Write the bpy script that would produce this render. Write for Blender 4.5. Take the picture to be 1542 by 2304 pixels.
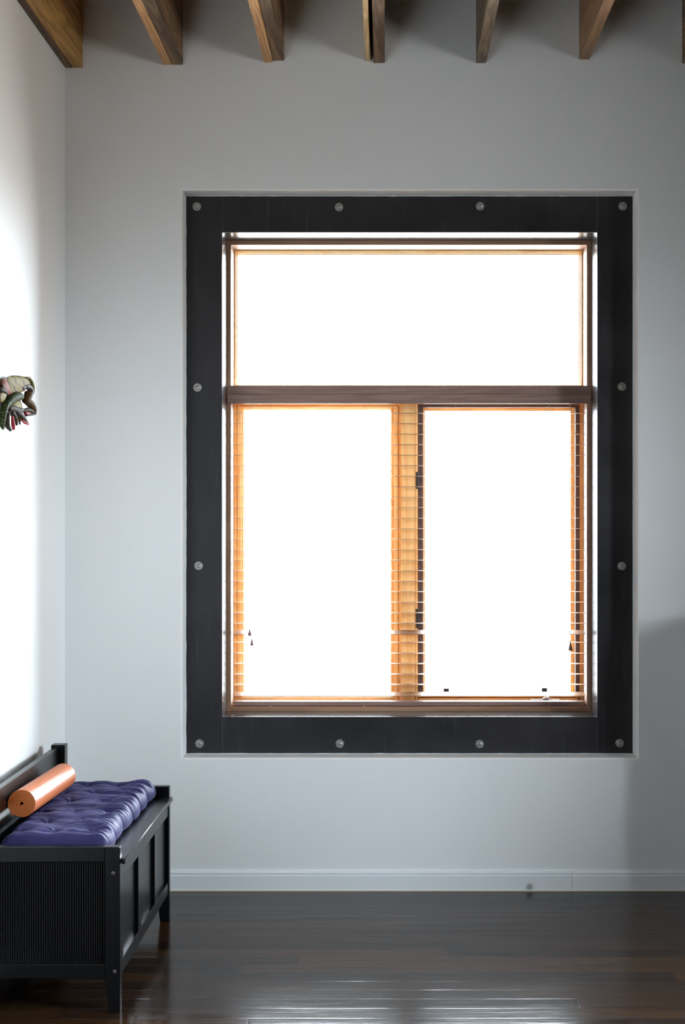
import bpy, bmesh, math, random
from mathutils import Vector, Matrix, noise

for o in list(bpy.data.objects):
    bpy.data.objects.remove(o, do_unlink=True)
S = bpy.context.scene
COL = S.collection
random.seed(7)

# ------------------------------------------------------------------ camera
F = 3480.0          # focal length in pixels of the 2304 px tall frame
CH = 1.481          # lens height above the floor
VX, VY = 870.0, 1165.0   # where the lens axis meets the picture
cam = bpy.data.objects.new('camera', bpy.data.cameras.new('camera'))
COL.objects.link(cam); S.camera = cam
cam.location = (0, 0, CH); cam.rotation_euler = (math.radians(90), 0, 0)
cam.data.sensor_fit = 'VERTICAL'; cam.data.sensor_height = 36
cam.data.lens = 36 * F / 2304
cam.data.shift_x = -(VX - 771) / 2304
cam.data.shift_y = (VY - 1152) / 2304
cam.data.clip_end = 200

# ------------------------------------------------------------------ world / exposure
SKY = 78.0
W = bpy.data.worlds.new('world'); S.world = W; W.use_nodes = True
nt = W.node_tree; nt.nodes.clear()
wo = nt.nodes.new('ShaderNodeOutputWorld'); bg = nt.nodes.new('ShaderNodeBackground')
tc = nt.nodes.new('ShaderNodeTexCoord'); sp = nt.nodes.new('ShaderNodeSeparateXYZ')
cr = nt.nodes.new('ShaderNodeValToRGB'); mr = nt.nodes.new('ShaderNodeMapRange')
mr.inputs['From Min'].default_value = -1; mr.inputs['From Max'].default_value = 1
nt.links.new(tc.outputs['Generated'], sp.inputs[0]); nt.links.new(sp.outputs['Z'], mr.inputs['Value'])
nt.links.new(mr.outputs[0], cr.inputs[0]); nt.links.new(cr.outputs[0], bg.inputs['Color'])
e = cr.color_ramp.elements
e[0].position = 0.0; e[0].color = (.13, .125, .12, 1)
e[1].position = 1.0; e[1].color = (.70, .84, 1.0, 1)
k = e.new(.46); k.color = (.25, .25, .25, 1)
k = e.new(.51); k.color = (.86, .93, 1.0, 1)
bg.inputs['Strength'].default_value = SKY
nt.links.new(bg.outputs[0], wo.inputs[0])
S.view_settings.view_transform = 'Standard'; S.view_settings.look = 'None'
S.view_settings.exposure = 0.0; S.view_settings.gamma = 1.0
S.view_settings.use_curve_mapping = False
S.cycles.use_denoising = True
S.cycles.max_bounces = 10; S.cycles.diffuse_bounces = 6; S.cycles.glossy_bounces = 4
S.cycles.transparent_max_bounces = 12
S.cycles.sample_clamp_indirect = 12
S.cycles.caustics_reflective = False; S.cycles.caustics_refractive = False

def portal(name, loc, rot, sx, sy):
    l = bpy.data.lights.new(name, 'AREA'); l.shape = 'RECTANGLE'; l.size = sx; l.size_y = sy
    l.cycles.is_portal = True
    o = bpy.data.objects.new(name, l); COL.objects.link(o); o.location = loc; o.rotation_euler = rot
portal('daylight_portal', (.094, 6.72, 1.655), (math.radians(-90), 0, 0), 1.55, 2.0)
RW = (3.8, 1.9, 3.5, 1.35, 2.55)      # second window: x, y0, y1, z0, z1
portal('daylight_portal', (RW[0] + .17, (RW[1]+RW[2])/2, (RW[3]+RW[4])/2), (0, math.radians(90), 0), RW[4]-RW[3], RW[2]-RW[1])

# ------------------------------------------------------------------ helpers
def X(px, Y): return (px - VX) * Y / F
def Z(py, Y): return CH - (py - VY) * Y / F

def link(name, data, parent=None):
    o = bpy.data.objects.new(name, data); COL.objects.link(o)
    if parent is not None: o.parent = parent
    return o

def tag(o, label=None, cat=None, group=None, kind=None):
    if label: o['label'] = label
    if cat: o['category'] = cat
    if group: o['group'] = group
    if kind: o['kind'] = kind
    return o

def empty(name, label=None, cat=None, group=None, kind=None, loc=(0, 0, 0)):
    o = link(name, None); o.location = loc; o.empty_display_size = .1
    return tag(o, label, cat, group, kind)

def box(bm, x0, x1, y0, y1, z0, z1, bev=0.0, seg=2):
    m = Matrix.Translation(((x0+x1)/2, (y0+y1)/2, (z0+z1)/2)) @ Matrix.Diagonal((abs(x1-x0), abs(y1-y0), abs(z1-z0), 1))
    r = bmesh.ops.create_cube(bm, size=1, matrix=m)
    if bev > 0:
        es = list({e for v in r['verts'] for e in v.link_edges})
        bmesh.ops.bevel(bm, geom=es, offset=bev, segments=seg, affect='EDGES', profile=.7)

def prism(bm, pts, axis, a, b):
    """closed outline pts (2-D) swept along axis from a to b"""
    def P(p, t):
        if axis == 'x': return (t, p[0], p[1])
        if axis == 'y': return (p[0], t, p[1])
        return (p[0], p[1], t)
    va = [bm.verts.new(P(p, a)) for p in pts]; vb = [bm.verts.new(P(p, b)) for p in pts]
    n = len(pts)
    fs = [bm.faces.new(va), bm.faces.new(vb[::-1])]
    for i in range(n): fs.append(bm.faces.new((va[i], vb[i], vb[(i+1) % n], va[(i+1) % n])))
    bmesh.ops.recalc_face_normals(bm, faces=fs)

def lathe(bm, prof, center, axis='y', n=28):
    """prof: (radius, along) points; closed solid of revolution"""
    rings = []
    for r, t in prof:
        ring = []
        if r < 1e-6:
            ring = [None, t]
        else:
            for i in range(n):
                a = 2*math.pi*i/n
                u, v = r*math.cos(a), r*math.sin(a)
                p = {'x': (t, u, v), 'y': (u, t, v), 'z': (u, v, t)}[axis]
                ring.append(bm.verts.new((center[0]+p[0], center[1]+p[1], center[2]+p[2])))
        rings.append(ring)
    fs = []
    def pole(t):
        p = {'x': (t, 0, 0), 'y': (0, t, 0), 'z': (0, 0, t)}[axis]
        return bm.verts.new((center[0]+p[0], center[1]+p[1], center[2]+p[2]))
    for a, b in zip(rings, rings[1:]):
        pa, pb = a[0] is None, b[0] is None
        if pa and pb: continue
        if pa:
            c = pole(a[1])
            for i in range(n): fs.append(bm.faces.new((c, b[i], b[(i+1) % n])))
        elif pb:
            c = pole(b[1])
            for i in range(n): fs.append(bm.faces.new((a[i], a[(i+1) % n], c)))
        else:
            for i in range(n): fs.append(bm.faces.new((a[i], a[(i+1) % n], b[(i+1) % n], b[i])))
    bmesh.ops.recalc_face_normals(bm, faces=fs)

def tube(bm, pts, radii, n=10, sy=1.0):
    """round tube through 3-D points, capped"""
    pts = [Vector(p) for p in pts]
    if not hasattr(radii, '__len__'): radii = [radii]*len(pts)
    rings = []; up = Vector((0, 1, 0))
    for i, p in enumerate(pts):
        d = (pts[min(i+1, len(pts)-1)] - pts[max(i-1, 0)]).normalized()
        if abs(d.dot(up)) > .95: up = Vector((1, 0, 0))
        s = d.cross(up).normalized(); t = s.cross(d).normalized()
        rings.append([bm.verts.new(p + radii[i]*(math.cos(2*math.pi*j/n)*s + sy*math.sin(2*math.pi*j/n)*t)) for j in range(n)])
    fs = []
    for a, b in zip(rings, rings[1:]):
        for j in range(n): fs.append(bm.faces.new((a[j], a[(j+1) % n], b[(j+1) % n], b[j])))
    fs.append(bm.faces.new(rings[0][::-1])); fs.append(bm.faces.new(rings[-1]))
    bmesh.ops.recalc_face_normals(bm, faces=fs)

def spline(pts, n=8):
    out = []; P = [Vector(p) for p in pts]; P = [P[0]*2-P[1]] + P + [P[-1]*2-P[-2]]
    for i in range(1, len(P)-2):
        for j in range(n):
            t = j/n
            out.append(.5*((2*P[i]) + (P[i+1]-P[i-1])*t + (2*P[i-1]-5*P[i]+4*P[i+1]-P[i+2])*t*t + (3*P[i]-P[i-1]-3*P[i+1]+P[i+2])*t**3))
    out.append(P[-2]); return out

def build(name, bm, mat, parent=None, smooth=False, angle=None):
    me = bpy.data.meshes.new(name); bm.to_mesh(me); bm.free()
    me.materials.append(mat)
    if smooth:
        for p in me.polygons: p.use_smooth = True
        if angle:
            try: me.set_sharp_from_angle(angle=math.radians(angle))
            except Exception: pass
    return link(name, me, parent)

def boxes(name, mat, parent, *bs, bev=0.0, label=None):
    bm = bmesh.new()
    for b in bs: box(bm, *b, bev=bev)
    o = build(name, bm, mat, parent)
    if label: o['label'] = label
    return o

# ------------------------------------------------------------------ materials
class N:
    def __init__(s, name):
        s.m = bpy.data.materials.new(name); s.m.use_nodes = True; s.t = s.m.node_tree
        s.b = s.t.nodes['Principled BSDF']; s.out = s.t.nodes['Material Output']
    def n(s, kind, **kw):
        x = s.t.nodes.new('ShaderNode'+kind)
        for k, v in kw.items(): setattr(x, k, v)
        return x
    def l(s, a, b): s.t.links.new(a, b)
    def set(s, **kw):
        for k, v in kw.items():
            s.b.inputs[k.replace('_', ' ')].default_value = v
        return s
    def coord(s, scale=(1, 1, 1), loc=(0, 0, 0)):
        t = s.n('TexCoord'); m = s.n('Mapping'); m.inputs['Scale'].default_value = scale
        m.inputs['Location'].default_value = loc
        s.l(t.outputs['Object'], m.inputs[0]); return m.outputs[0]
    def noise(s, vec, scale=5, detail=4, rough=.5, dist=0):
        x = s.n('TexNoise'); s.l(vec, x.inputs['Vector']); x.inputs['Scale'].default_value = scale
        x.inputs['Detail'].default_value = detail; x.inputs['Roughness'].default_value = rough
        x.inputs['Distortion'].default_value = dist; return x.outputs['Fac']
    def ramp(s, fac, stops, interp='LINEAR'):
        r = s.n('ValToRGB'); s.l(fac, r.inputs[0]); r.color_ramp.interpolation = interp
        el = r.color_ramp.elements
        el[0].position, el[0].color = stops[0][0], (*stops[0][1], 1)
        el[1].position, el[1].color = stops[-1][0], (*stops[-1][1], 1)
        for p, c in stops[1:-1]:
            k = el.new(p); k.color = (*c, 1)
        return r.outputs[0]
    def mix(s, a, b, fac, mode='MIX'):
        x = s.n('Mix', data_type='RGBA', blend_type=mode)
        for v, i in ((fac, 0), (a, 6), (b, 7)):
            if hasattr(v, 'links'): s.l(v, x.inputs[i])
            else: x.inputs[i].default_value = v if i == 0 else (*v, 1)
        return x.outputs[2]
    def math(s, op, a, b=0.0, c=None):
        x = s.n('Math', operation=op)
        for i, v in enumerate((a, b) if c is None else (a, b, c)):
            if hasattr(v, 'links'): s.l(v, x.inputs[i])
            else: x.inputs[i].default_value = v
        return x.outputs[0]
    def bump(s, h, strength=.3, dist=.001):
        b = s.n('Bump'); b.inputs['Strength'].default_value = strength; b.inputs['Distance'].default_value = dist
        s.l(h, b.inputs['Height']); s.l(b.outputs[0], s.b.inputs['Normal'])

def plaster(name, col):
    w = N(name); w.set(Roughness=.75)
    v = w.coord()
    f = w.noise(v, 1.3, 3)
    w.l(w.ramp(f, [(.3, tuple(c*.97 for c in col)), (.7, col)]), w.b.inputs['Base Color'])
    w.bump(w.noise(v, 60, 5, .6), .25, .0012)
    w.b.inputs['Specular IOR Level'].default_value = .3
    return w.m
M = {}
M['wall'] = plaster('painted_plaster', (.78, .785, .785))
M['ceiling'] = plaster('ceiling_board', (.17, .15, .13))
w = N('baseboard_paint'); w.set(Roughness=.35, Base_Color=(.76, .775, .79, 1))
# small soft grey spot near the floor
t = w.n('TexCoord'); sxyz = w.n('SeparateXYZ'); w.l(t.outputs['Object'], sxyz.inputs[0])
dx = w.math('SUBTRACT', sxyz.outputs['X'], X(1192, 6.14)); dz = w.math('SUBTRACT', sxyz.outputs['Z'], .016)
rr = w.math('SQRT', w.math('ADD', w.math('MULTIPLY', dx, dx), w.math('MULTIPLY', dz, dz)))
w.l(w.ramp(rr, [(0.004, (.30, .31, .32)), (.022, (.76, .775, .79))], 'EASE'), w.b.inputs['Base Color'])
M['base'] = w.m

def wood(name, c1, c2, axis='z', rough=.5, freq=1.0, bump=.25, dark=None, spec=.4, seed=0.0):
    w = N(name); w.set(Roughness=rough)
    w.b.inputs['Specular IOR Level'].default_value = spec
    sc = {'x': (.5, 9, 9), 'y': (9, .5, 9), 'z': (9, 9, .5)}[axis]
    v = w.coord(tuple(s*freq for s in sc), (seed, seed*1.7, seed*.6))
    a = w.noise(v, 2.2, 3, .5, .6)
    wv = w.n('Math', operation='SINE'); w.l(w.math('MULTIPLY', a, 46.0), wv.inputs[0])
    g = w.math('MULTIPLY_ADD', wv.outputs[0], .5, .5)
    fine = w.noise(w.coord(tuple((s*8 if s > 5 else s*3) for s in sc)), 3, 4, .6)
    fac = w.math('ADD', w.math('MULTIPLY', g, .45), w.math('MULTIPLY', fine, .55))
    col = w.ramp(fac, [(.2, c1), (.75, c2)])
    if dark:
        bl = w.noise(w.coord(tuple(s*.35 for s in sc), (3+seed, 1, 2)), 3, 4, .6)
        col = w.mix(col, dark, w.ramp(bl, [(.45, (0, 0, 0)), (.7, (1, 1, 1))]))
    w.l(col, w.b.inputs['Base Color'])
    w.bump(fac, bump, .0015)
    return w.m
M['joist_old'] = wood('aged_joist', (.13, .075, .04), (.30, .18, .095), 'y', .75, .8, .6, dark=(.05, .035, .025))
M['joist_amber'] = wood('amber_joist', (.30, .16, .045), (.52, .29, .085), 'y', .7, .6, .4)
M['joist_new'] = wood('new_fir_joist', (.40, .20, .08), (.72, .42, .19), 'y', .65, .9, .4, seed=2)
M['joist_light'] = wood('pale_pine_joist', (.52, .36, .17), (.80, .58, .30), 'y', .65, .9, .4, seed=5)
M['joist_smooth'] = wood('smooth_brown_joist', (.24, .13, .065), (.36, .20, .10), 'y', .55, .6, .15, seed=8)
M['joist_grey'] = wood('grey_weathered_joist', (.12, .085, .055), (.27, .195, .13), 'y', .75, 1.2, .8, dark=(.06, .045, .035), seed=3)
M['sash'] = wood('clear_fir_vertical', (.86, .52, .20), (.95, .69, .33), 'z', .45, .55, .12)
M['sash_h'] = wood('clear_fir_horizontal', (.86, .52, .20), (.95, .69, .33), 'x', .45, .55, .12, seed=4)
M['box'] = wood('casing_fir_vertical', (.30, .165, .10), (.40, .23, .14), 'z', .5, .6, .12)
M['box_h'] = wood('casing_fir_horizontal', (.30, .165, .10), (.40, .23, .14), 'x', .5, .6, .12)
M['blind'] = wood('stained_blind_wood', (.235, .145, .12), (.31, .20, .165), 'x', .42, .8, .12, seed=1)
M['slat'] = wood('stained_slat_wood', (.34, .18, .10), (.42, .24, .14), 'x', .4, .8, .05, seed=6)
M['cord'] = N('blind_cord').set(Base_Color=(.45, .33, .27, 1), Roughness=.8).m
M['tassel'] = N('dark_tassel_wood').set(Base_Color=(.26, .165, .15, 1), Roughness=.5).m
M['screen'] = N('bronze_screen_frame').set(Base_Color=(.085, .06, .065, 1), Roughness=.5).m
M['blackmetal'] = N('black_hardware').set(Base_Color=(.03, .03, .035, 1), Roughness=.4).m
M['silver'] = N('painted_metal_crank').set(Base_Color=(.62, .60, .58, 1), Roughness=.35, Metallic=.5).m

# steel plate: blackened, blotchy
w = N('blackened_steel'); w.set(Metallic=.25)
v = w.coord()
f = w.noise(v, 2.4, 5, .6, .5)
c = w.ramp(f, [(.3, (.017, .016, .018)), (.7, (.034, .031, .035))])
sc_ = w.noise(w.coord((30, 30, 3)), 1.5, 2, .4)
c = w.mix(c, (.05, .05, .052), w.ramp(sc_, [(.62, (0, 0, 0)), (.8, (.5, .5, .5))]))
w.l(c, w.b.inputs['Base Color'])
w.l(w.ramp(f, [(.3, (.36, .36, .36)), (.7, (.48, .48, .48))]), w.b.inputs['Roughness'])
w.bump(w.noise(v, 14, 4, .5), .12, .0015)
M['steel'] = w.m
w = N('oiled_steel_liner'); w.set(Metallic=.7, Base_Color=(.11, .11, .12, 1), Roughness=.07)
w.bump(w.noise(w.coord(), 7, 3, .5), .05, .003)
M['liner_sill'] = w.m
w = N('dull_steel_liner'); w.set(Metallic=.7, Base_Color=(.12, .12, .13, 1), Roughness=.17)
w.bump(w.noise(w.coord(), 7, 3, .5), .10, .003)
M['liner'] = w.m
w = N('galvanised_bolt'); w.set(Metallic=.85, Roughness=.42)
w.l(w.ramp(w.noise(w.coord(), 140, 4), [(.3, (.32, .31, .29)), (.7, (.60, .58, .55))]), w.b.inputs['Base Color'])
w.bump(w.noise(w.coord(), 300, 3), .4, .0005)
M['bolt'] = w.m
M['weld'] = N('dull_weld').set(Base_Color=(.10, .10, .105, 1), Roughness=.6, Metallic=.3).m
M['caulk'] = N('pale_caulk').set(Base_Color=(.62, .63, .63, 1), Roughness=.7).m

# thin clear pane: passes light straight through, keeps a faint mirror
w = N('clear_glass'); tr = w.n('BsdfTransparent'); gl = w.n('BsdfGlossy'); mx = w.n('MixShader'); fr = w.n('Fresnel')
gl.inputs['Roughness'].default_value = .02; tr.inputs['Color'].default_value = (.97, .985, .98, 1)
fr.inputs['IOR'].default_value = 1.3
w.l(fr.outputs[0], mx.inputs[0]); w.l(tr.outputs[0], mx.inputs[1]); w.l(gl.outputs[0], mx.inputs[2]); w.l(mx.outputs[0], w.out.inputs[0])
M['glass'] = w.m

# floor boards running along x
w = N('dark_stained_boards')
PW = .0915
v = w.coord((1, 1, 1), (0, 0, 0))
sx = w.n('SeparateXYZ'); w.l(v, sx.inputs[0])
row = w.math('DIVIDE', sx.outputs['Y'], PW)
ri = w.math('FLOOR', row); fy = w.math('FRACT', row)
wn = w.n('TexWhiteNoise', noise_dimensions='1D'); w.l(ri, wn.inputs['W'])
col_ = w.math('DIVIDE', w.math('ADD', sx.outputs['X'], w.math('MULTIPLY', wn.outputs['Value'], 5.0)), 1.55)
ci = w.math('FLOOR', col_); fx = w.math('FRACT', col_)
wn2 = w.n('TexWhiteNoise', noise_dimensions='2D'); cb = w.n('CombineXYZ'); w.l(ri, cb.inputs[0]); w.l(ci, cb.inputs[1]); w.l(cb.outputs[0], wn2.inputs['Vector'])
grain = w.noise(w.coord((1.2, 40, 1)), 2.5, 5, .65, .3)
base = w.ramp(wn2.outputs['Value'], [(0, (.022, .011, .006)), (.5, (.036, .018, .009)), (1, (.060, .028, .011))])
c = w.mix(base, w.ramp(grain, [(.3, (.45, .45, .45)), (.7, (1.25, 1.2, 1.15))]), 1.0, 'MULTIPLY')
ey = w.math('MINIMUM', fy, w.math('SUBTRACT', 1.0, fy))
ex = w.math('MINIMUM', fx, w.math('SUBTRACT', 1.0, fx))
ey_m = w.math('MULTIPLY', ey, PW); ex_m = w.math('MULTIPLY', ex, 1.55)
edge = w.math('MINIMUM', ey_m, ex_m)
gap = w.ramp(edge, [(.0004, (0, 0, 0)), (.0012, (1, 1, 1))])
w.l(w.mix((.008, .006, .005), c, gap), w.b.inputs['Base Color'])
scr = w.noise(w.coord((3, 70, 1), (2, 0, 0)), 6, 6, .75)
scuff = w.ramp(scr, [(.50, (0, 0, 0)), (.72, (1, 1, 1))])
wear = w.ramp(w.noise(w.coord((1.2, 2.2, 1), (4.3, 1.2, 0)), 1.6, 3), [(.42, (0, 0, 0)), (.62, (1, 1, 1))])
rg = w.math('ADD', .13, w.math('MULTIPLY', w.math('MULTIPLY', scuff, wear), .16))
rg = w.math('ADD', rg, w.math('MULTIPLY', w.noise(w.coord((2, 20, 1)), 3, 3), .05))
w.l(rg, w.b.inputs['Roughness'])
hgt = w.math('ADD', w.math('MULTIPLY', w.ramp(edge, [(0, (0, 0, 0)), (.0028, (1, 1, 1))], 'EASE'), w.ramp(w.noise(w.coord((1.1, 9, 1), (7, 0, 0)), 1.6, 3), [(.42, (.06, .06, .06)), (.68, (.8, .8, .8))])),
             w.math('ADD', w.math('MULTIPLY', wn2.outputs['Value'], .25),
                    w.math('ADD', w.math('MULTIPLY', grain, .12), w.math('MULTIPLY', w.noise(w.coord((.8, 9, 1)), 1.4, 2), .35))))
w.bump(hgt, .35, .0016)
w.b.inputs['Specular IOR Level'].default_value = .14
M['floor'] = w.m

w = N('black_satin_lacquer'); w.set(Base_Color=(.0022, .0025, .003, 1), Roughness=.27)
w.b.inputs['Specular IOR Level'].default_value = .27
M['bench'] = w.m
w = N('indigo_sateen'); w.set(Roughness=.55); w.b.inputs['Specular IOR Level'].default_value = .07; w.b.inputs['Specular Tint'].default_value = (.5, .5, 1, 1)
w.b.inputs['Sheen Weight'].default_value = .05; w.b.inputs['Sheen Roughness'].default_value = .4
w.b.inputs['Sheen Tint'].default_value = (.55, .55, 1, 1)
w.l(w.ramp(w.noise(w.coord(), 9, 3), [(.3, (.028, .025, .080)), (.7, (.040, .036, .110))]), w.b.inputs['Base Color'])
w.bump(w.noise(w.coord(), 900, 2), .15, .0005)
M['cushion'] = w.m
w = N('orange_foam_mat'); w.set(Roughness=.36)
w.l(w.ramp(w.noise(w.coord((3, 260, 260)), 1, 2), [(.35, (.46, .105, .016)), (.65, (.58, .145, .026))]), w.b.inputs['Base Color'])
w.b.inputs['Specular IOR Level'].default_value = .8
w.bump(w.noise(w.coord((6, 300, 300)), 1, 2), .7, .0010)
M['mat'] = w.m

# ------------------------------------------------------------------ room shell
YW = 6.15
LX, RX, FY, CZ = -1.279, 3.8, -5.5, 3.575
bm = bmesh.new(); box(bm, LX-.2, RX+.2, FY-.2, 6.8, -.1, 0)
tag(build('floor', bm, M['floor']), kind='structure')
bm = bmesh.new(); box(bm, LX-.2, RX+.2, FY-.2, 6.8, CZ, CZ+.1)
tag(build('ceiling', bm, M['ceiling']), kind='structure')
# wall with the big window: front layer has the wide recess, deep layer the smaller hole
ox0, ox1, oz0, oz1 = -.812, .9985, .5265, 2.783
ix0, ix1, iz0, iz1 = -.68, .868, .66, 2.65
bm = bmesh.new()
def ring_wall(y0, y1, a, b, c, d):
    box(bm, LX, a, y0, y1, 0, CZ); box(bm, b, RX, y0, y1, 0, CZ)
    box(bm, a, b, y0, y1, 0, c); box(bm, a, b, y0, y1, d, CZ)
# one welded front skin with a rounded corner bead round the recess
def rect(a, b, c, d, y): return [(a, y, c), (b, y, c), (b, y, d), (a, y, d)]
B = .007
loops = [rect(LX, RX, 0, CZ, YW)]
for k in range(5):
    a = k/4*math.pi/2
    o_ = B*(1-math.sin(a)); yy = YW + B*(1-math.cos(a))
    loops.append(rect(ox0-o_, ox1+o_, oz0-o_, oz1+o_, yy))
loops.append(rect(ox0, ox1, oz0, oz1, 6.262))
loops.append(rect(ix0, ix1, iz0, iz1, 6.262)); loops.append(rect(ix0, ix1, iz0, iz1, 6.75))
loops.append(rect(LX, RX, 0, CZ, 6.75))
vl = [[bm.verts.new(p) for p in L] for L in loops]
for A, Bq in zip(vl, vl[1:]):
    for i in range(4): bm.faces.new((A[i], A[(i+1) % 4], Bq[(i+1) % 4], Bq[i]))
for i in range(4): bm.faces.new((vl[-1][i], vl[-1][(i+1) % 4], vl[0][(i+1) % 4], vl[0][i]))
bmesh.ops.recalc_face_normals(bm, faces=bm.faces[:])
tag(build('wall_back', bm, M['wall']), kind='structure')
boxes('wall_left', M['wall'], None, (LX-.15, LX, FY, 6.75, 0, CZ))['kind'] = 'structure'
boxes('wall_front', plaster('dark_painted_plaster', (.16, .15, .14)), None, (LX-.15, RX+.15, FY-.15, FY, 0, CZ))['kind'] = 'structure'
x_, y0, y1, z0, z1 = RW
boxes('wall_right', plaster('grey_plaster', (.42, .42, .42)), None, (RX, RX+.15, FY, y0, 0, CZ), (RX, RX+.15, y1, 6.75, 0, CZ),
      (RX, RX+.15, y0, y1, 0, z0), (RX, RX+.15, y0, y1, z1, CZ))['kind'] = 'structure'
# added low block out of view, sized to cast the soft shadow at right
boxes('shadow_block', plaster('shadow_block_paint', (.30, .30, .30)), None, (1.275, 2.60, 5.83, YW, 0, 1.115))['kind'] = 'structure'

def baseboard(name, axis, a, b, at, s):
    prof = [(0, 0), (.014, 0), (.014, .060), (.011, .063), (.012, .071), (.008, .078), (0, .078)]
    bm = bmesh.new()
    if axis == 'x': prism(bm, [(at + s*p, q) for p, q in prof], 'x', a, b)
    else: prism(bm, [(at + s*p, q) for p, q in prof], 'y', a, b)
    return tag(build(name, bm, M['base']), kind='structure')
bxs = X(1287.5, 6.14)
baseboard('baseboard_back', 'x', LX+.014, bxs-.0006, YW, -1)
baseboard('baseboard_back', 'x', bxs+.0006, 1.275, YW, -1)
baseboard('baseboard_left', 'y', FY, YW, LX, 1)
boxes('trim_1', N('bare_floor_edge').set(Base_Color=(.70, .62, .48, 1), Roughness=.6).m, None,
      (LX+.014, 1.275, YW-.0175, YW-.0142, 0, .0035))['kind'] = 'structure'

# ------------------------------------------------------------------ joists
def joist(parts, zbot, label):
    """parts: (name, px0, px1, dz, material) measured where the joist meets the wall"""
    x0 = X(parts[0][1], YW)
    t = empty('ceiling_joist', label, 'joist', 'ceiling joists', loc=(x0, YW, zbot))
    for nm, a, b, dz, m, lab in parts:
        xa, xb = X(a, YW), X(b, YW); zz = zbot + dz
        bm = bmesh.new(); n = 90
        y0, y1 = FY, YW - .001
        rings = []
        for i in range(n+1):
            y = y0 + (y1-y0)*i/n
            k = 0.0018 if 'smooth' not in m else .0004
            wv = lambda s: noise.noise(Vector((s*7.3+a, y*3.1, zz)))*k
            q = .0025
            pr = [(xa+wv(1), CZ), (xa+wv(1), zz+q+wv(2)), (xa+q+wv(1), zz+wv(2)), (xb-q+wv(3), zz+wv(4)), (xb+wv(3), zz+q+wv(4)), (xb+wv(3), CZ)]
            rings.append([bm.verts.new((px-x0, y-YW, pz-zbot)) for px, pz in pr])
        for A, Bq in zip(rings, rings[1:]):
            for j in range(6): bm.faces.new((A[j], A[(j+1) % 6], Bq[(j+1) % 6], Bq[j]))
        bm.faces.new(rings[0]); bm.faces.new(rings[-1][::-1])
        bmesh.ops.recalc_face_normals(bm, faces=bm.faces[:])
        o = build(nm, bm, M[m], t)
        if lab: o['label'] = lab
zb = lambda py: Z(py, YW)
joist([('joist_board', 147.5, 163, 0, 'joist_old', 'rough brown board against the left wall'), ('sister_board', 163, 186.5, .0, 'joist_amber', 'amber board with darker underside')],
      zb(153), 'thick double ceiling joist running along the top of the left wall')
joist([('sister_board', 368, 387, 0, 'joist_new', 'newer orange board'), ('joist_board', 387, 411.5, 0, 'joist_old', 'old dark board')],
      zb(146), 'double ceiling joist with orange and dark boards, next right of the wall joist')
joist([('sister_board', 595, 614.5, 0, 'joist_new', 'newer orange board'), ('joist_board', 614.5, 639.5, .007, 'joist_old', 'old dark board')],
      zb(141), 'double ceiling joist whose orange board hangs lower than its dark board')
joist([('sister_board', 822.5, 834, .008, 'joist_light', 'pale new pine board'), ('joist_board', 841, 866, 0, 'joist_old', 'old dark board')],
      zb(142), 'double ceiling joist with a pale board and a dark gap between its boards')
joist([('joist_board', 1071, 1094, 0, 'joist_grey', None)], zb(142.5), 'single grainy greyish ceiling joist with a wavy right edge')
joist([('joist_board', 1303.5, 1326, 0, 'joist_smooth', None)], zb(134), 'single smooth brown ceiling joist above the right end of the window')
joist([('joist_board', 1536, 1560, 0, 'joist_old', None)], zb(143.5), 'dark ceiling joist cut off by the right edge of the picture')

# ------------------------------------------------------------------ steel surround
SY = 6.25
sx0, sx1, sz0, sz1 = X(419, SY), X(1424, SY), Z(1695, SY), Z(441.5, SY)
hx0, hx1, hz0, hz1 = X(500.5, SY), X(1344, SY), Z(1612.5, SY), Z(523, SY)
sur = empty('trim_2', 'blackened steel plate surround bolted round the large window', 'window surround', kind='structure', loc=(0, SY, 0))
sur.location = (0, 0, 0)
g = .0006
for b in ((sx0, hx0-g, sz0, sz1), (hx1+g, sx1, sz0, sz1), (hx0+g, hx1-g, hz1, sz1), (hx0+g, hx1-g, sz0, hz0)):
    # the flame-cut outer edges wander a little
    boxes('steel_plate', M['steel'], sur, (b[0], b[1], SY, SY+.011, b[2], b[3]), bev=.0014)
lt = .006
for b in ((hx0-lt, hx0, hz0-lt, hz1+lt), (hx1, hx1+lt, hz0-lt, hz1+lt), (hx0, hx1, hz1, hz1+lt), (hx0, hx1, hz0-lt, hz0)):
    boxes('steel_liner', M['liner_sill' if b[3] < 1 else 'liner'], sur, (b[0], b[1], SY+.004, 6.70, b[2], b[3]), bev=.0008)
# irregular caulk bead in the gap between plaster and steel
bm = bmesh.new()
def bead(p, q, r=.0028, n=120):
    pts = []; P0, P1 = Vector(p), Vector(q)
    rad = []
    for i in range(n+1):
        c = P0.lerp(P1, i/n); pts.append(c); rad.append(r*(1+.8*noise.noise(c*23)))
    tube(bm, pts, rad, 6)
bead((ox0+.001, SY+.002, oz0), (ox0+.001, SY+.002, oz1)); bead((ox1-.001, SY+.002, oz0), (ox1-.001, SY+.002, oz1))
bead((ox0, SY+.002, oz0+.001), (ox1, SY+.002, oz0+.001)); bead((ox0, SY+.002, oz1-.001), (ox1, SY+.002, oz1-.001))
build('caulk_bead', bm, M['caulk'], sur, True)
def weld(x, za, zb_):
    bm = bmesh.new(); pts = [Vector((x+.0006*noise.noise(Vector((x, 0, i*.9))), SY, za+(zb_-za)*i/60)) for i in range(61)]
    tube(bm, pts, [.0007*(1+.9*noise.noise(p*80)) for p in pts], 6); build('weld_seam', bm, M['weld'], sur, True)
weld(hx0, hz1+.004, sz1-.003); weld(hx1, hz1+.004, sz1-.003); weld(hx0, sz0+.003, hz0-.004); weld(hx1, sz0+.003, hz0-.004)
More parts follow.
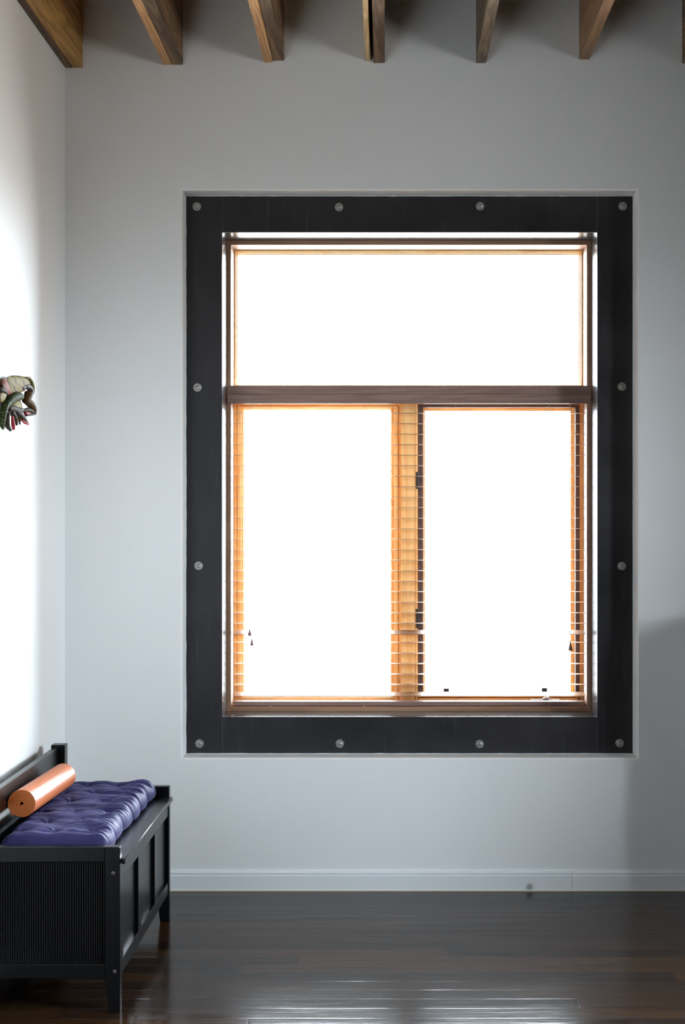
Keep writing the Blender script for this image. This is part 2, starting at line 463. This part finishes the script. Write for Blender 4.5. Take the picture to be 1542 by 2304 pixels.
bolts = [(443, 465), (763.5, 466), (1081, 464), (1402, 464), (444.5, 872), (447, 1273), (1400, 870), (1399.5, 1273.5),
         (449, 1673), (765, 1673), (1080, 1674), (1395, 1672)]
R_ = .0172
for i, (bx, by) in enumerate(bolts):
    cx, cz = X(bx, SY), Z(by, SY)
    bm = bmesh.new()
    lathe(bm, [(.008, 0), (R_, 0), (R_, -.0018), (R_-.0012, -.003), (.0075, -.003), (.0075, 0)], (0, 0, 0), 'y', 40)
    wsh = build('washer', bm, M['bolt'], sur, True, 35); wsh.location = (cx, SY, cz)
    bm = bmesh.new()
    lathe(bm, [(0, -.0015), (.0095, -.0015), (.0098, -.005), (.0085, -.0085), (.0055, -.0100), (.0048, -.0100), (.0044, -.006), (0, -.006)], (0, 0, 0), 'y', 6 if i % 3 == 0 else 24)
    bh = build('bolt_head', bm, M['bolt'], wsh, True, 35); bh.rotation_euler = (0, i*.7, 0)

# ------------------------------------------------------------------ wooden window unit
win = empty('window_1', 'large wooden window with a fixed upper light and two lower casements', 'window', kind='structure')
BY0, BY1 = 6.43, 6.66
bx0, bx1, bz0, bz1 = hx0, hx1, hz0, hz1
wx0, wx1, wz0, wz1 = X(520, BY0), X(1320.8, BY0), Z(1591, BY0), Z(551, BY0)
boxes('window_jamb', M['box'], win, (bx0, wx0, BY0, BY1, bz0, bz1), bev=.0012)
boxes('window_jamb', M['box'], win, (wx1, bx1, BY0, BY1, bz0, bz1), bev=.0012)
boxes('window_head', M['box_h'], win, (wx0, wx1, BY0, BY1, wz1, bz1), bev=.0012)
boxes('window_sill', M['box_h'], win, (wx0, wx1, BY0, BY1, bz0, wz0), bev=.0012)
# pale fir lining seen on the sky-lit inner faces
def stepped(name, mat_v, mat_h, parent, a, b, c, d, steps, glass_y):
    """nested mouldings: steps = [(width, y_front)], outer rect a..b, c..d ; returns inner rect"""
    for nm, side in (('stile', 0), ('stile', 1), ('rail', 2), ('rail', 3)):
        bm = bmesh.new(); A, Bq, C, D = a, b, c, d
        for wl, yf in steps:
            wL, wR, wB, wT = wl if hasattr(wl, '__len__') else (wl,)*4
            y_b = glass_y + .02
            if side == 0: box(bm, A, A+wL, yf, y_b, C, D, min(.0028, .3*min(wL, wR, wB, wT)), 2)
            if side == 1: box(bm, Bq-wR, Bq, yf, y_b, C, D, min(.0028, .3*min(wL, wR, wB, wT)), 2)
            if side == 2: box(bm, A+wL, Bq-wR, yf, y_b, C, C+wB, min(.0028, .3*min(wL, wR, wB, wT)), 2)
            if side == 3: box(bm, A+wL, Bq-wR, yf, y_b, D-wT, D, min(.0028, .3*min(wL, wR, wB, wT)), 2)
            A += wL; Bq -= wR; C += wB; D -= wT
        build(nm, bm, mat_v if side < 2 else mat_h, parent)
    return A, Bq, C, D
def pane(parent, a, b, c, d, y):
    bm = bmesh.new(); box(bm, a-.004, b+.004, y, y+.005, c-.004, d+.004); build('glass_pane', bm, M['glass'], parent)

# transom between the upper light and the casements
TZ0, TZ1 = 1.9625, 2.040
boxes('transom', M['sash_h'], win, (wx0, wx1, 6.535, BY1, TZ0, TZ1), bev=.001)
up = empty('upper_sash', None); up.parent = win
r = stepped('upper', M['sash'], M['sash_h'], up, wx0, wx1, TZ1, wz1, [((.0075, .0075, .003, .008), 6.552), ((.004, .004, .002, .004), 6.566), ((.0035, .0035, .002, .0035), 6.580)], 6.60)
pane(up, *r, 6.60)
# mullion post
MX0, MX1 = X(903, 6.54), X(940.5, 6.54)
gx = X(934.5, 6.54)
boxes('mullion', M['sash'], win, (MX0, gx-.0012, 6.54, BY1, wz0, TZ0), (gx+.0012, MX1, 6.542, BY1, wz0, TZ0), (gx-.0012, gx+.0012, 6.546, BY1, wz0, TZ0), bev=.0005)
# left casement: mouldings
ls = empty('casement_sash', None); ls.parent = win
gl = X(551.3, 6.60)-wx0; gr = MX0-X(879, 6.60)
steps = [((.010, .008, .010, .004), 6.556), ((.004, .004, .004, .003), 6.566), ((.016, .018, .013, .008), 6.560), ((gl-.034, gr-.034, .006, .004), 6.572), ((.004, .004, .004, .003), 6.585)]
r = stepped('left', M['sash'], M['sash_h'], ls, wx0, MX0, wz0, TZ0, steps, 6.60)
pane(ls, *r, 6.60)
# right casement with bronze screen frame in front
rs = empty('casement_sash', None); rs.parent = win
rgl = X(956.5, 6.61)-MX1; rgr = wx1-X(1283.5, 6.61)
RS1 = wx1 - .0
r = stepped('right', M['sash'], M['sash_h'], rs, MX1, RS1, wz0, TZ0,
            [((.010, .022, .020, .008), 6.580), ((.010, rgr-.030, .016, .012), 6.590), ((rgl-.020, .008, .006, .006), 6.596)], 6.61)
pane(rs, *r, 6.61)
fx0, fx1 = X(941, 6.558), X(1304, 6.558); ft = X(952.5, 6.558)-fx0
ftop, fbot = Z(907.5, 6.558), Z(1562.5, 6.558)
fm = .0205
boxes('screen_frame', M['screen'], rs, (fx0, fx0+ft, 6.555, 6.576, fbot, ftop), (fx1-.017, fx1, 6.555, 6.576, fbot, ftop),
      (fx0+ft, fx1-.017, 6.555, 6.576, ftop-.0175, ftop), bev=.0008, label='dark bronze screen frame')
boxes('casement_stop', M['sash'], rs, (fx1+.0004, wx1, 6.562, 6.60, wz0, TZ0), bev=.0006)
boxes('lower_rail', M['sash_h'], rs, (fx0, fx1, 6.552, 6.60, Z(1568.3, 6.552), Z(1560, 6.552)), (fx0+.002, fx1-.01, 6.545, 6.60, Z(1578, 6.55), Z(1570.5, 6.55)), bev=.0008)
boxes('lower_groove', M['screen'], rs, (fx0+.002, fx1-.012, 6.565, 6.60, Z(1570.5, 6.552), Z(1568.3, 6.552)))
for bx_, by_ in ((1004.5, 1553.5), (1225.5, 1552.5)):
    yy = 6.556; x = X(bx_, yy); z = Z(by_, yy)
    boxes('sash_latch', M['blackmetal'], rs, (x-.0115, x+.0115, yy-.006, yy+.02, z-.011, z+.0095), (x-.006, x+.006, yy-.010, yy-.005, z-.006, z+.003), bev=.001)
for y0p, y1p in ((1062, 1100), (1370, 1413)):
    yy = 6.545; x = X(941, yy); zc0, zc1 = Z(y1p, yy), Z(y0p, yy); zm = (zc0+zc1)/2
    bm = bmesh.new(); box(bm, x-.008, x+.005, yy-.006, yy+.012, zc0, zc1, .001)
    tube(bm, [(x-.001, yy-.007, zc0+.002), (x-.001, yy-.007, zc1-.002)], .0032, 12)
    box(bm, x, x+.009, yy-.004, yy+.010, zm-.007, zm-.003); box(bm, x, x+.009, yy-.004, yy+.010, zm+.009, zm+.013)
    build('hinge', bm, M['blackmetal'], rs)
# crank operator at the right
cy = 6.525; kx, kz = X(1231, cy), Z(1571.5, cy)
bm = bmesh.new(); box(bm, X(1194, cy), X(1259, cy), cy-.004, cy+.03, Z(1578, cy), Z(1573.3, cy), .0015)
op = build('crank_base', bm, M['silver'], rs)
bm = bmesh.new(); lathe(bm, [(0, -.012), (.006, -.012), (.0085, -.006), (.0085, .004), (.006, .009), (0, .010)], (kx, cy-.004, kz), 'x', 20)
tube(bm, spline([(kx, cy-.004, kz), (kx-.010, cy-.008, kz+.001), (kx-.018, cy-.006, kz-.003)], 4), [.0042]*8+[.003], 10)
build('crank_handle', bm, M['silver'], op, True)

# ------------------------------------------------------------------ wooden blind
bl = empty('window_blind', 'open brown wooden slat blind with a deep valance, hanging in the lower window', 'blind', loc=(.09, 6.48, 1.95))
bl.location = (0, 0, 0)
vy = 6.395
vx0, vx1, vz0, vz1 = X(511.9, vy), X(1330.6, vy), Z(908, vy), Z(867.5, vy)
bm = bmesh.new(); mid = Z(886, vy)
prism(bm, [(vy, vz0), (vy+.016, vz0), (vy+.016, vz1), (vy+.004, vz1), (vy+.002, vz1-.004), (vy+.002, mid+.002), (vy+.004, mid), (vy+.002, mid-.002), (vy, mid-.004)], 'x', vx0, vx1)
build('valance', bm, M['blind'], bl)
boxes('headrail', M['blind'], bl, (wx0+.004, wx1-.004, 6.445, 6.50, 1.966, 2.012), bev=.001)
sy0, sy1 = 6.457, 6.507
slx0, slx1 = X(526.5, sy0), X(1317.3, sy0)
zs = [(929 + 23.72*k, 0) for k in range(21)] + [(1421.5, 1), (1446.4, 0), (1471, 0), (1494.5, 0), (1518, 0), (1541.5, 0), (1561, 2)]
def slat_mesh():
    bm = bmesh.new()
    # slightly crowned, rounded edges, lying along x, depth in y
    pr = []
    n = 8; T = .0011; H = .0251
    for i in range(n+1):
        u = -1+2*i/n; pr.append((u*H, T*(1-.35*abs(u)**6) + .0004*(1-u*u)))
    for i in range(n+1):
        u = 1-2*i/n; pr.append((u*H, -T*(1-.35*abs(u)**6) + .0004*(1-u*u)))
    prism(bm, pr, 'x', slx0, slx1)
    me = bpy.data.meshes.new('slat'); bm.to_mesh(me); bm.free(); me.materials.append(M['slat']); return me
SM = slat_mesh(); slat_z = []
for py, tl in zs:
    z = Z(py, sy0); slat_z.append(z)
    o = link('slat', SM, bl); o.location = (0, (sy0+sy1)/2, z - (.004 if tl else 0))
    if tl: o.rotation_euler = (math.radians(17 if tl == 1 else 13), 0, 0); o.location.y = 6.483
    else: o.rotation_euler = (math.radians(random.uniform(-.35, .35)), math.radians(random.uniform(-.03, .03)), 0)
brz0, brz1 = Z(1588.4, sy0), Z(1578.6, sy0)
boxes('bottom_rail', M['blind'], bl, (slx0, slx1-.003, sy0+.004, sy1-.002, brz0, brz1), bev=.0015)
for lx in (607.5, 818, 1025, 1235.5):
    bm = bmesh.new(); x = X(lx, sy0)
    for yy in (sy0-.002, sy1+.002): tube(bm, [(x+.002, yy, 1.97), (x+.002, yy, 1.4), (x+.002, yy, brz1)], .00045, 5)
    for z in slat_z[:-1]: tube(bm, [(x+.002, sy0-.002, z-.0024), (x+.002, sy1+.002, z-.0024)], .00035, 4)
    build('ladder_cord', bm, M['cord'], bl)
    # loose loop of cord at the foot
    bm = bmesh.new()
    tube(bm, spline([(x-.004, sy0-.003, slat_z[-1]), (x+.004, sy0-.006, brz1+.02), (x+.008, sy0-.004, brz1+.002), (x+.002, sy0-.0035, brz0+.001)], 6), .0006, 6)
    lathe(bm, [(0, -.003), (.004, -.003), (.0045, 0), (.0025, .003), (0, .003)], (x+.001, sy0+.004, brz0-.0015), 'z', 12)
    build('cord_loop', bm, M['cord'], bl, True)
def pull(cxp, top, tp, hh, r):
    x = X(cxp, 6.44); zt, zbm = Z(tp, 6.44), Z(tp+hh, 6.44)
    bm = bmesh.new(); tube(bm, [(x, 6.44, top), (x, 6.44, (top+zt)/2), (x, 6.44, zt)], .0005, 6)
    pc = build('pull_cord', bm, M['cord'], bl)
    h = zt-zbm
    bm = bmesh.new(); lathe(bm, [(0, h), (.0018, h), (.0028, h*.8), (r*.72, h*.42), (r, h*.12), (r*.95, 0), (0, -.0005)], (x, 6.44, zbm), 'z', 18)
    build('cord_tassel', bm, M['tassel'], pc, True)
pull(562.2, 1.97, 1415.5, 15.5, .0080); pull(567, 1.97, 1437, 15.5, .0072); pull(1284, 1.97, 1443.5, 20.5, .0095)
pull(1283.2, 1.97, 1441.5, 3, .002)

# ------------------------------------------------------------------ window in the right wall (off picture)
w2 = empty('window_2', kind='structure')
x_, y0, y1, z0, z1 = RW
boxes('window_frame', M['sash'], w2, (RX+.03, RX+.10, y0, y0+.06, z0, z1), (RX+.03, RX+.10, y1-.06, y1, z0, z1), (RX+.03, RX+.10, y0+.06, y1-.06, z0, z0+.06),
      (RX+.03, RX+.10, y0+.06, y1-.06, z1-.06, z1), bev=.002)
boxes('glass_pane', M['glass'], w2, (RX+.06, RX+.065, y0+.055, y1-.055, z0+.055, z1-.055))

# ------------------------------------------------------------------ storage bench
BN, BF = 4.622, 5.700     # near and far end planes
bx_b, bx_f = -1.226, -.797
bench = empty('storage_bench', 'black wooden storage bench with ribbed end panel and low backrest against the left wall', 'bench', loc=(-1.0, 5.16, 0))
def bb(name, *bs, bev=.002, parent=None, mat='bench'):
    bm = bmesh.new()
    for b in bs: box(bm, b[0]+1.0, b[1]+1.0, b[2]-5.16, b[3]-5.16, b[4], b[5], bev=bev)
    return build(name, bm, M[mat], parent or bench)
ET = .035; ETOP = .4965
def leg(x0, x1, ya, yb, ztop, inner, name='leg'):
    """square post tapering towards the foot on its inner side"""
    bm = bmesh.new(); h = .105; tp = .012
    xi0 = x0 if inner > 0 else x0+tp; xi1 = x1-tp if inner > 0 else x1
    pr = [(xi0, 0.0), (xi1, 0.0), (x1, h), (x1, ztop), (x0, ztop), (x0, h)]
    prism(bm, [(p+1.0, q) for p, q in pr], 'y', ya-5.16, yb-5.16)
    bmesh.ops.bevel(bm, geom=bm.edges[:], offset=.0015, segments=2, affect='EDGES')
    return build(name, bm, M['bench'], bench)
for ya, yb in ((BN, BN+ET), (BF-ET, BF)):
    leg(bx_f-.045, bx_f, ya, yb, ETOP, -1)
for ya, yb in ((BN, BN+.050), (BF-.050, BF)):
    leg(bx_b, bx_b+.050, ya, yb, .651, 1, 'back_leg')
for ya, yb, s in ((BN, BN+ET, 1), (BF-ET, BF, -1)):
    bb('top_rail', (bx_b+.050, bx_f-.045, ya, yb, .452, ETOP))
    bb('lower_rail', (bx_b+.050, bx_f-.045, ya, yb, .103, .146))
    # ribbed panel: half-round reeds on a board
    xa, xb = bx_b+.050, bx_f-.045; n = 47; wdt = (xb-xa)/n
    yo = ya+.008 if s > 0 else yb-.008; yi = ya+.022 if s > 0 else yb-.022
    pts = [(xa, yi), (xa, yo)]
    for i in range(n):
        for j in range(1, 6):
            a = math.pi*j/6
            pts.append((xa+wdt*(i+.5)-wdt*.43*math.cos(a), yo - s*.0032*math.sin(a)))
        pts.append((xa+wdt*(i+1), yo))
    pts.append((xb, yi))
    bm = bmesh.new(); prism(bm, [(p+1.0, q-5.16) for p, q in pts], 'z', .146, .452)
    build('ribbed_panel', bm, M['bench'], bench)
# front: recessed panels between rails and stiles
fy0, fy1 = BN+ET, BF-ET; xf = -.800; xr = -.811
bb('front_rail', (xf-.02, xf, fy0, fy1, .390, .442)); bb('front_rail', (xf-.02, xf, fy0, fy1, .103, .146))
stl = [(fy0, 4.698), (4.985, 5.047), (5.337, 5.393)]
for a, b in stl: bb('front_stile', (xf-.02, xf, a, b, .146, .390))
pe = [(4.698, 4.985), (5.047, 5.337), (5.393, fy1)]
for a, b in pe: bb('front_panel', (xr-.008, xr, a, b, .146, .390), bev=0)
bb('back_panel', (bx_b+.02, bx_b+.032, BN+.05, BF-.05, .103, .44), bev=0)
bb('bottom_panel', (bx_b+.032, xr-.008, fy0, fy1, .108, .120), bev=0)
bm = bmesh.new()
prism(bm, [(p+1.0, q-5.16) for p, q in [(bx_b+.052, fy0+.001), (-.7965, fy0+.001), (-.7965, fy0-.020), (-.7835, fy0-.020), (-.7835, fy1+.004), (-.7965, fy1+.004), (-.7965, fy1-.001), (bx_b+.052, fy1-.001)]], 'z', .4425, .4585)
bmesh.ops.bevel(bm, geom=bm.edges[:], offset=.0022, segments=3, affect='EDGES')
build('lid', bm, M['bench'], bench, True, 50)
bb('backrest_rail', (bx_b+.004, bx_b+.026, BN+.05, BF-.05, .563, .640), bev=.002)
bb('backrest_slat', (bx_b+.006, bx_b+.024, BN+.05, BF-.05, .462, .500), bev=.002)
for sx_, sz_ in ((254.5, 1964.5), (258, 2186)):
    bm = bmesh.new()
    lathe(bm, [(0, -.0016), (.0022, -.0024), (.0052, -.0016), (.006, .0002), (.006, .002), (0, .002)], (X(sx_, BN)+1.0, BN-5.16, Z(sz_, BN)), 'y', 20)
    build('screw_cap', bm, M['screen'], bench, True)

# ------------------------------------------------------------------ tufted cushion
CX0, CX1, CY0, CY1 = -1.172, -.828, 4.668, 5.655
ZB = .4595; TH = .066
tufts = []
rows = 6
for i in range(rows):
    yy = CY0 + (i+.5)*(CY1-CY0)/rows
    offs = (-1.125, -1.02, -.91) if i % 2 == 0 else (-1.07, -.965)
    for xx in offs: tufts.append((xx + .006*math.sin(i*3+xx*40), yy + .012*math.sin(i*5+xx*60)))
def cushion():
    NU, NV = 110, 260
    bm = bmesh.new(); top = []; bot = []
    for j in range(NV+1):
        v = j/NV; rt = []; rb = []
        for i in range(NU+1):
            u = i/NU
            # denser sampling near the edges
            uu = .5-.5*math.cos(math.pi*u); vv = .5-.5*math.cos(math.pi*v)
            uu = .5*uu+.5*u; vv = .3*vv+.7*v
            y = CY0 + vv*(CY1-CY0)
            # the edge draws in between the rolls
            ph = (y-CY0)/(CY1-CY0)*rows
            pinch = .013*abs(math.sin(math.pi*ph*1.0))**.5
            wob = .007*noise.noise(Vector((1.7, y*7, 0)))
            xr_ = CX1 - .020 + pinch + wob - .008*(1-vv)
            x = CX0 + uu*(xr_-CX0)
            xl_ = CX0
            du = min(x-CX0, xr_-x); dv = min(y-CY0, CY1-y)
            R = .046
            e1 = 1-(1-min(1, max(0, du)/R))**2; e2 = 1-(1-min(1, max(0, dv)/R))**2
            E = math.sqrt(max(0, e1))*math.sqrt(max(0, e2))
            # quilting
            q = 0
            for tx, ty in tufts:
                d2 = ((x-tx)/.032)**2 + ((y-ty)/.045)**2
                q -= .027*math.exp(-math.sqrt(d2+.04)*1.6)
            # furrows running across between the rolls, strongest towards the front edge
            fr_ = max(0, (x-(CX1-.17))/.17)
            seam = math.exp(-(((ph-.5) % 1.0-.0)/.10)**2)+math.exp(-((1-(ph-.5) % 1.0)/.10)**2)
            q -= .006*seam*(.5+.9*fr_)
            n1 = noise.noise(Vector((x*7, y*34, 3.3))); n2 = noise.noise(Vector((x*13+5, y*75, 1.3)))
            n3 = noise.noise(Vector((x*9+y*14, y*9-x*5, 7)))
            rad = 0
            for tx, ty in tufts:      # gathers radiating from each tuft
                ddx, ddy = x-tx, y-ty; dd = math.hypot(ddx, ddy)
                if dd < .09: rad += math.cos(7*math.atan2(ddy, ddx)+tx*90)*math.exp(-dd/.03)*min(1, dd/.012)
            q += .0042*rad
            q += (.0052*(.45+.9*fr_))*(1-2*abs(n1))*.9 + .0034*(.25+1.2*fr_)*(1-2*abs(n2)) + .007*n3
            zt = TH*(.30+.70*E) + q*min(1, E*1.15) + .006*noise.noise(Vector((x*11, y*5, 9)))*E
            zbm = TH*.30*(1-E)**1.5
            if y < CY0+.02 or y > CY1-.02: pass
            if du <= 1e-9 or dv <= 1e-9:
                zt = zbm = TH*.30
            # mat's weight
            cxm = -1.157 + (y-4.888)/.54*.022
            if 4.86 < y < 5.46: zt = min(zt, .0705 - .0 + max(0, (abs(x-cxm)-.02))*1.2)
            rt.append(bm.verts.new((x, y, ZB+max(zt, zbm+.0005 if E > 0 else 0)))); rb.append(bm.verts.new((x, y, ZB+zbm)) if not (du <= 1e-9 or dv <= 1e-9) else rt[-1])
        top.append(rt); bot.append(rb)
    for j in range(NV):
        for i in range(NU):
            bm.faces.new((top[j][i], top[j][i+1], top[j+1][i+1], top[j+1][i]))
            f = (bot[j][i], bot[j+1][i], bot[j+1][i+1], bot[j][i+1])
            try: bm.faces.new(f)
            except ValueError: pass
    return bm
cu = build('seat_cushion', cushion(), M['cushion'], None, True)
tag(cu, 'dark indigo tufted cushion lying on the black bench', 'cushion')

# ------------------------------------------------------------------ rolled mat
ax0 = Vector((-1.1515, 4.885, .5775)); ax1 = Vector((-1.1335, 5.427, .5745))
Lm = (ax1-ax0).length; turns = 7.0; r0, r1 = .0075, .0465
def mat_mesh():
    bm = bmesh.new(); n = int(turns*64); pitch = (r1-r0)/turns; th = pitch*.86
    prof = []
    for i in range(n+1):
        a = 2*math.pi*turns*i/n; rr = r0+(r1-r0)*i/n
        prof.append((a, rr))
    rings = []
    segs = 10
    for a, rr in prof:
        A = a - math.radians(125)     # where the loose end lies
        c, s = math.cos(A), math.sin(A)
        row = []
        jit = .0012*noise.noise(Vector((a*.35, 2, 0)))*min(1, a/6)
        for k in range(segs+1):
            t = k/segs*Lm; t = t + (jit if k == 0 else (-jit if k == segs else 0)) + .0*rr
            row.append(bm.verts.new((t, rr*c, rr*s)))
        for k in range(segs, -1, -1):
            t = k/segs*Lm; t = t + (jit if k == 0 else (-jit if k == segs else 0))
            row.append(bm.verts.new((t, (rr-th)*c, (rr-th)*s)))
        rings.append(row)
    m = len(rings[0])
    for A, Bq in zip(rings, rings[1:]):
        for j in range(m): bm.faces.new((A[j], A[(j+1) % m], Bq[(j+1) % m], Bq[j]))
    bm.faces.new(rings[0]); bm.faces.new(rings[-1][::-1])
    bmesh.ops.recalc_face_normals(bm, faces=bm.faces[:])
    return bm
mo = build('exercise_mat', mat_mesh(), M['mat'], None, True, 40)
d = (ax1-ax0).normalized(); s_ = d.cross(Vector((0, 0, 1))).normalized(); u_ = s_.cross(d)
mo.matrix_world = Matrix(((d.x, s_.x, u_.x, ax0.x), (d.y, s_.y, u_.y, ax0.y), (d.z, s_.z, u_.z, ax0.z), (0, 0, 0, 1)))
tag(mo, 'orange rolled exercise mat lying on the indigo cushion beside the backrest', 'exercise mat')

# ------------------------------------------------------------------ carved wall ornament
def vstripes(name, base, line, kind):
    w = N(name); w.set(Roughness=.6); w.b.inputs['Specular IOR Level'].default_value = .06
    v = w.coord()
    s3 = w.n('SeparateXYZ'); w.l(v, s3.inputs[0])
    if kind == 'wavy':
        wob = w.math('MULTIPLY', w.math('SINE', w.math('MULTIPLY', s3.outputs['Z'], 260.0)), .0018)
        d_ = w.math('ADD', w.math('ADD', w.math('MULTIPLY', s3.outputs['X'], .85), w.math('MULTIPLY', s3.outputs['Z'], .42)), wob)
        fr_ = w.math('FRACT', w.math('MULTIPLY', d_, 85.0))
        ln = w.ramp(fr_, [(0, (1, 1, 1)), (.10, (1, 1, 1)), (.16, (0, 0, 0)), (1, (0, 0, 0))])
        pk = w.ramp(w.math('ADD', w.math('MULTIPLY', s3.outputs['X'], 12), 15.0), [(.0, base), (.7, base), (1, base)])
        c = w.mix(base, line, ln)
    elif kind == 'scales':
        vo = w.n('TexVoronoi'); w.l(v, vo.inputs['Vector']); vo.inputs['Scale'].default_value = 190
        c = w.mix(base, line, w.ramp(vo.outputs['Distance'], [(.18, (1, 1, 1)), (.30, (0, 0, 0))]))
        wv = w.math('FRACT', w.math('MULTIPLY', w.math('ADD', w.math('MULTIPLY', s3.outputs['X'], .8), w.math('MULTIPLY', s3.outputs['Z'], 1.0)), 120.0))
        c = w.mix(c, (.006, .009, .006), w.ramp(wv, [(0, (1, 1, 1)), (.22, (1, 1, 1)), (.30, (0, 0, 0)), (1, (0, 0, 0))]))
    else:
        fr_ = w.math('FRACT', w.math('MULTIPLY', w.math('ADD', s3.outputs['X'], w.math('MULTIPLY', s3.outputs['Z'], kind)), 150.0))
        c = w.mix(base, line, w.ramp(fr_, [(0, (1, 1, 1)), (.2, (1, 1, 1)), (.32, (0, 0, 0)), (1, (0, 0, 0))]))
    w.l(c, w.b.inputs['Base Color'])
    return w.m
M['o_cream'] = vstripes('cream_painted_carving', (.17, .13, .055), (.003, .002, .0015), 'wavy')
M['o_pink'] = vstripes('pink_painted_carving', (.17, .045, .035), (.003, .002, .0015), 'wavy')
M['o_green'] = vstripes('green_scaled_carving', (.022, .034, .008), (.30, .28, .17), 'scales')
M['o_brown'] = vstripes('brown_ribbed_carving', (.085, .043, .015), (.003, .002, .0015), .9)
M['o_grey'] = vstripes('grey_ribbed_carving', (.045, .034, .024), (.003, .002, .002), -1.2)
M['o_red'] = N('red_painted_carving').set(Base_Color=(.30, .018, .026, 1), Roughness=.55, Specular_IOR_Level=.2).m
M['o_dark'] = N('dark_painted_carving').set(Base_Color=(.035, .026, .024, 1), Roughness=.55, Specular_IOR_Level=.15).m
orn = empty('wall_carving', 'small painted carving of a green serpent with cream crest on the left wall', 'wall ornament', loc=(-1.26, 5.17, 1.90))
OO = Vector((-1.26, 5.17, 1.90))
def D(zx, zy, off=0.0):
    """point on the slanting relief from its profile coordinates (zx, zy run 0..800, 230..1450)"""
    px, py = zx/9.6375, 820+zy/9.639
    Y = 5.05 + px/80*.25 + off
    return Vector((X(px, Y), Y, Z(py, Y))) - OO
def plate(name, outline, mat, off=0.0, th=.02, sub=2, parent=None):
    bm = bmesh.new()
    c = sum((Vector((p[0], p[1])) for p in outline), Vector((0, 0)))/len(outline)
    f = [bm.verts.new(D(p[0], p[1], off)) for p in outline]
    mid_ = [bm.verts.new(D(c.x+(p[0]-c.x)*1.03, c.y+(p[1]-c.y)*1.03, off+th*.5)) for p in outline]
    b = [bm.verts.new(D(p[0], p[1], off+th)) for p in outline]
    fi = [bm.verts.new(D(c.x+(p[0]-c.x)*.72, c.y+(p[1]-c.y)*.72, off-.010)) for p in outline]
    n = len(outline)
    for A, Bq in ((fi, f), (f, mid_), (mid_, b)):
        for i in range(n): bm.faces.new((A[i], A[(i+1) % n], Bq[(i+1) % n], Bq[i]))
    bm.faces.new(fi[::-1]); bm.faces.new(b)
    bmesh.ops.recalc_face_normals(bm, faces=bm.faces[:])
    bmesh.ops.triangulate(bm, faces=[f_ for f_ in bm.faces if len(f_.verts) > 4])
    return build(name, bm, M[mat], parent or orn, True, 60)
def otube(name, pts, rad, mat, off=0.0, parent=None, flat=1.0):
    P3 = spline([D(p[0], p[1], off) for p in pts], 7)
    n = len(P3); rr = []
    for i in range(n):
        t = i/(n-1)*(len(rad)-1); k = min(int(t), len(rad)-2); f = t-k
        rr.append((rad[k]*(1-f)+rad[k+1]*f)/9640*1.85)
    bm = bmesh.new(); tube(bm, P3, rr, 14, flat)
    return build(name, bm, M[mat], parent or orn, True)
plate('crest', [(130, 300), (210, 252), (300, 240), (430, 250), (560, 275), (640, 300), (690, 400), (705, 520), (640, 470), (540, 560), (430, 620), (300, 630), (210, 660), (170, 655), (150, 540), (110, 400)], 'o_cream', 0, .05)
plate('crest_band', [(60, 330), (130, 288), (175, 400), (230, 520), (270, 640), (200, 670), (165, 655), (150, 600), (60, 500), (30, 400)], 'o_pink', -.004, .045)
otube('crest_rim', [(560, 278), (640, 305), (695, 410), (715, 520), (715, 620), (690, 700)], [12, 26, 34, 34, 24, 8], 'o_cream', -.004)
otube('curl', [(460, 510), (560, 475), (640, 510), (660, 600), (620, 690), (540, 750)], [40, 48, 55, 60, 62, 55], 'o_dark', .004)
otube('neck', [(620, 620), (600, 700), (560, 770)], [75, 72, 62], 'o_brown', -.002)
otube('jaw_strut', [(540, 770), (620, 820), (690, 900), (730, 980), (745, 1040)], [60, 72, 70, 58, 45], 'o_brown', 0)
otube('lower_jaw', [(500, 1010), (600, 985), (690, 1020), (760, 1060)], [28, 40, 38, 30], 'o_grey', 0)
otube('lower_lip', [(560, 1100), (640, 1085), (720, 1075), (765, 1050)], [26, 26, 24, 22], 'o_grey', .002)
otube('mouth_lining', [(540, 1060), (620, 1060), (680, 1060)], [30, 30, 16], 'o_red', .006)
otube('serpent_body', [(455, 700), (360, 695), (260, 740), (160, 830), (95, 940), (65, 1060), (55, 1180), (45, 1290), (70, 1400)], [62, 84, 82, 72, 70, 66, 58, 50, 24], 'o_green', -.006)
plate('cheek', [(230, 860), (330, 800), (430, 770), (470, 860), (500, 980), (430, 1060), (300, 1080), (200, 1060), (190, 960)], 'o_cream', .008, .04)
otube('throat', [(180, 960), (260, 960), (340, 990), (430, 1000), (500, 990)], [50, 60, 62, 55, 30], 'o_grey', 0)
otube('whisker', [(330, 1000), (420, 1080), (520, 1190), (620, 1300)], [52, 56, 48, 12], 'o_grey', -.002)
otube('whisker', [(240, 1020), (300, 1110), (345, 1220), (365, 1320)], [50, 48, 40, 18], 'o_grey', 0)
otube('whisker', [(380, 1080), (420, 1180), (432, 1300)], [34, 30, 14], 'o_brown', .004)
otube('whisker', [(170, 1050), (150, 1180), (160, 1320), (230, 1430)], [46, 52, 50, 24], 'o_grey', .002)
otube('tongue', [(270, 1120), (275, 1220), (290, 1330), (295, 1420)], [20, 30, 36, 24], 'o_red', -.008)
otube('tongue', [(470, 1200), (540, 1260), (625, 1305)], [18, 26, 10], 'o_red', -.004)
otube('tongue', [(420, 1230), (432, 1300)], [14, 18], 'o_dark', -.004)
plate('crest_back', [(0, 620), (70, 600), (150, 650), (120, 740), (60, 820), (0, 800)], 'o_cream', -.03, .05)
otube('crest_back_rim', [(0, 540), (60, 560), (130, 610), (170, 660)], [40, 40, 30, 14], 'o_grey', -.028)
# hanging block behind, reaching the wall
bm = bmesh.new(); box(bm, LX-OO.x, LX-OO.x+.014, -.02, .05, -.02, .03, .004)
build('hanging_block', bm, M['o_grey'], orn)
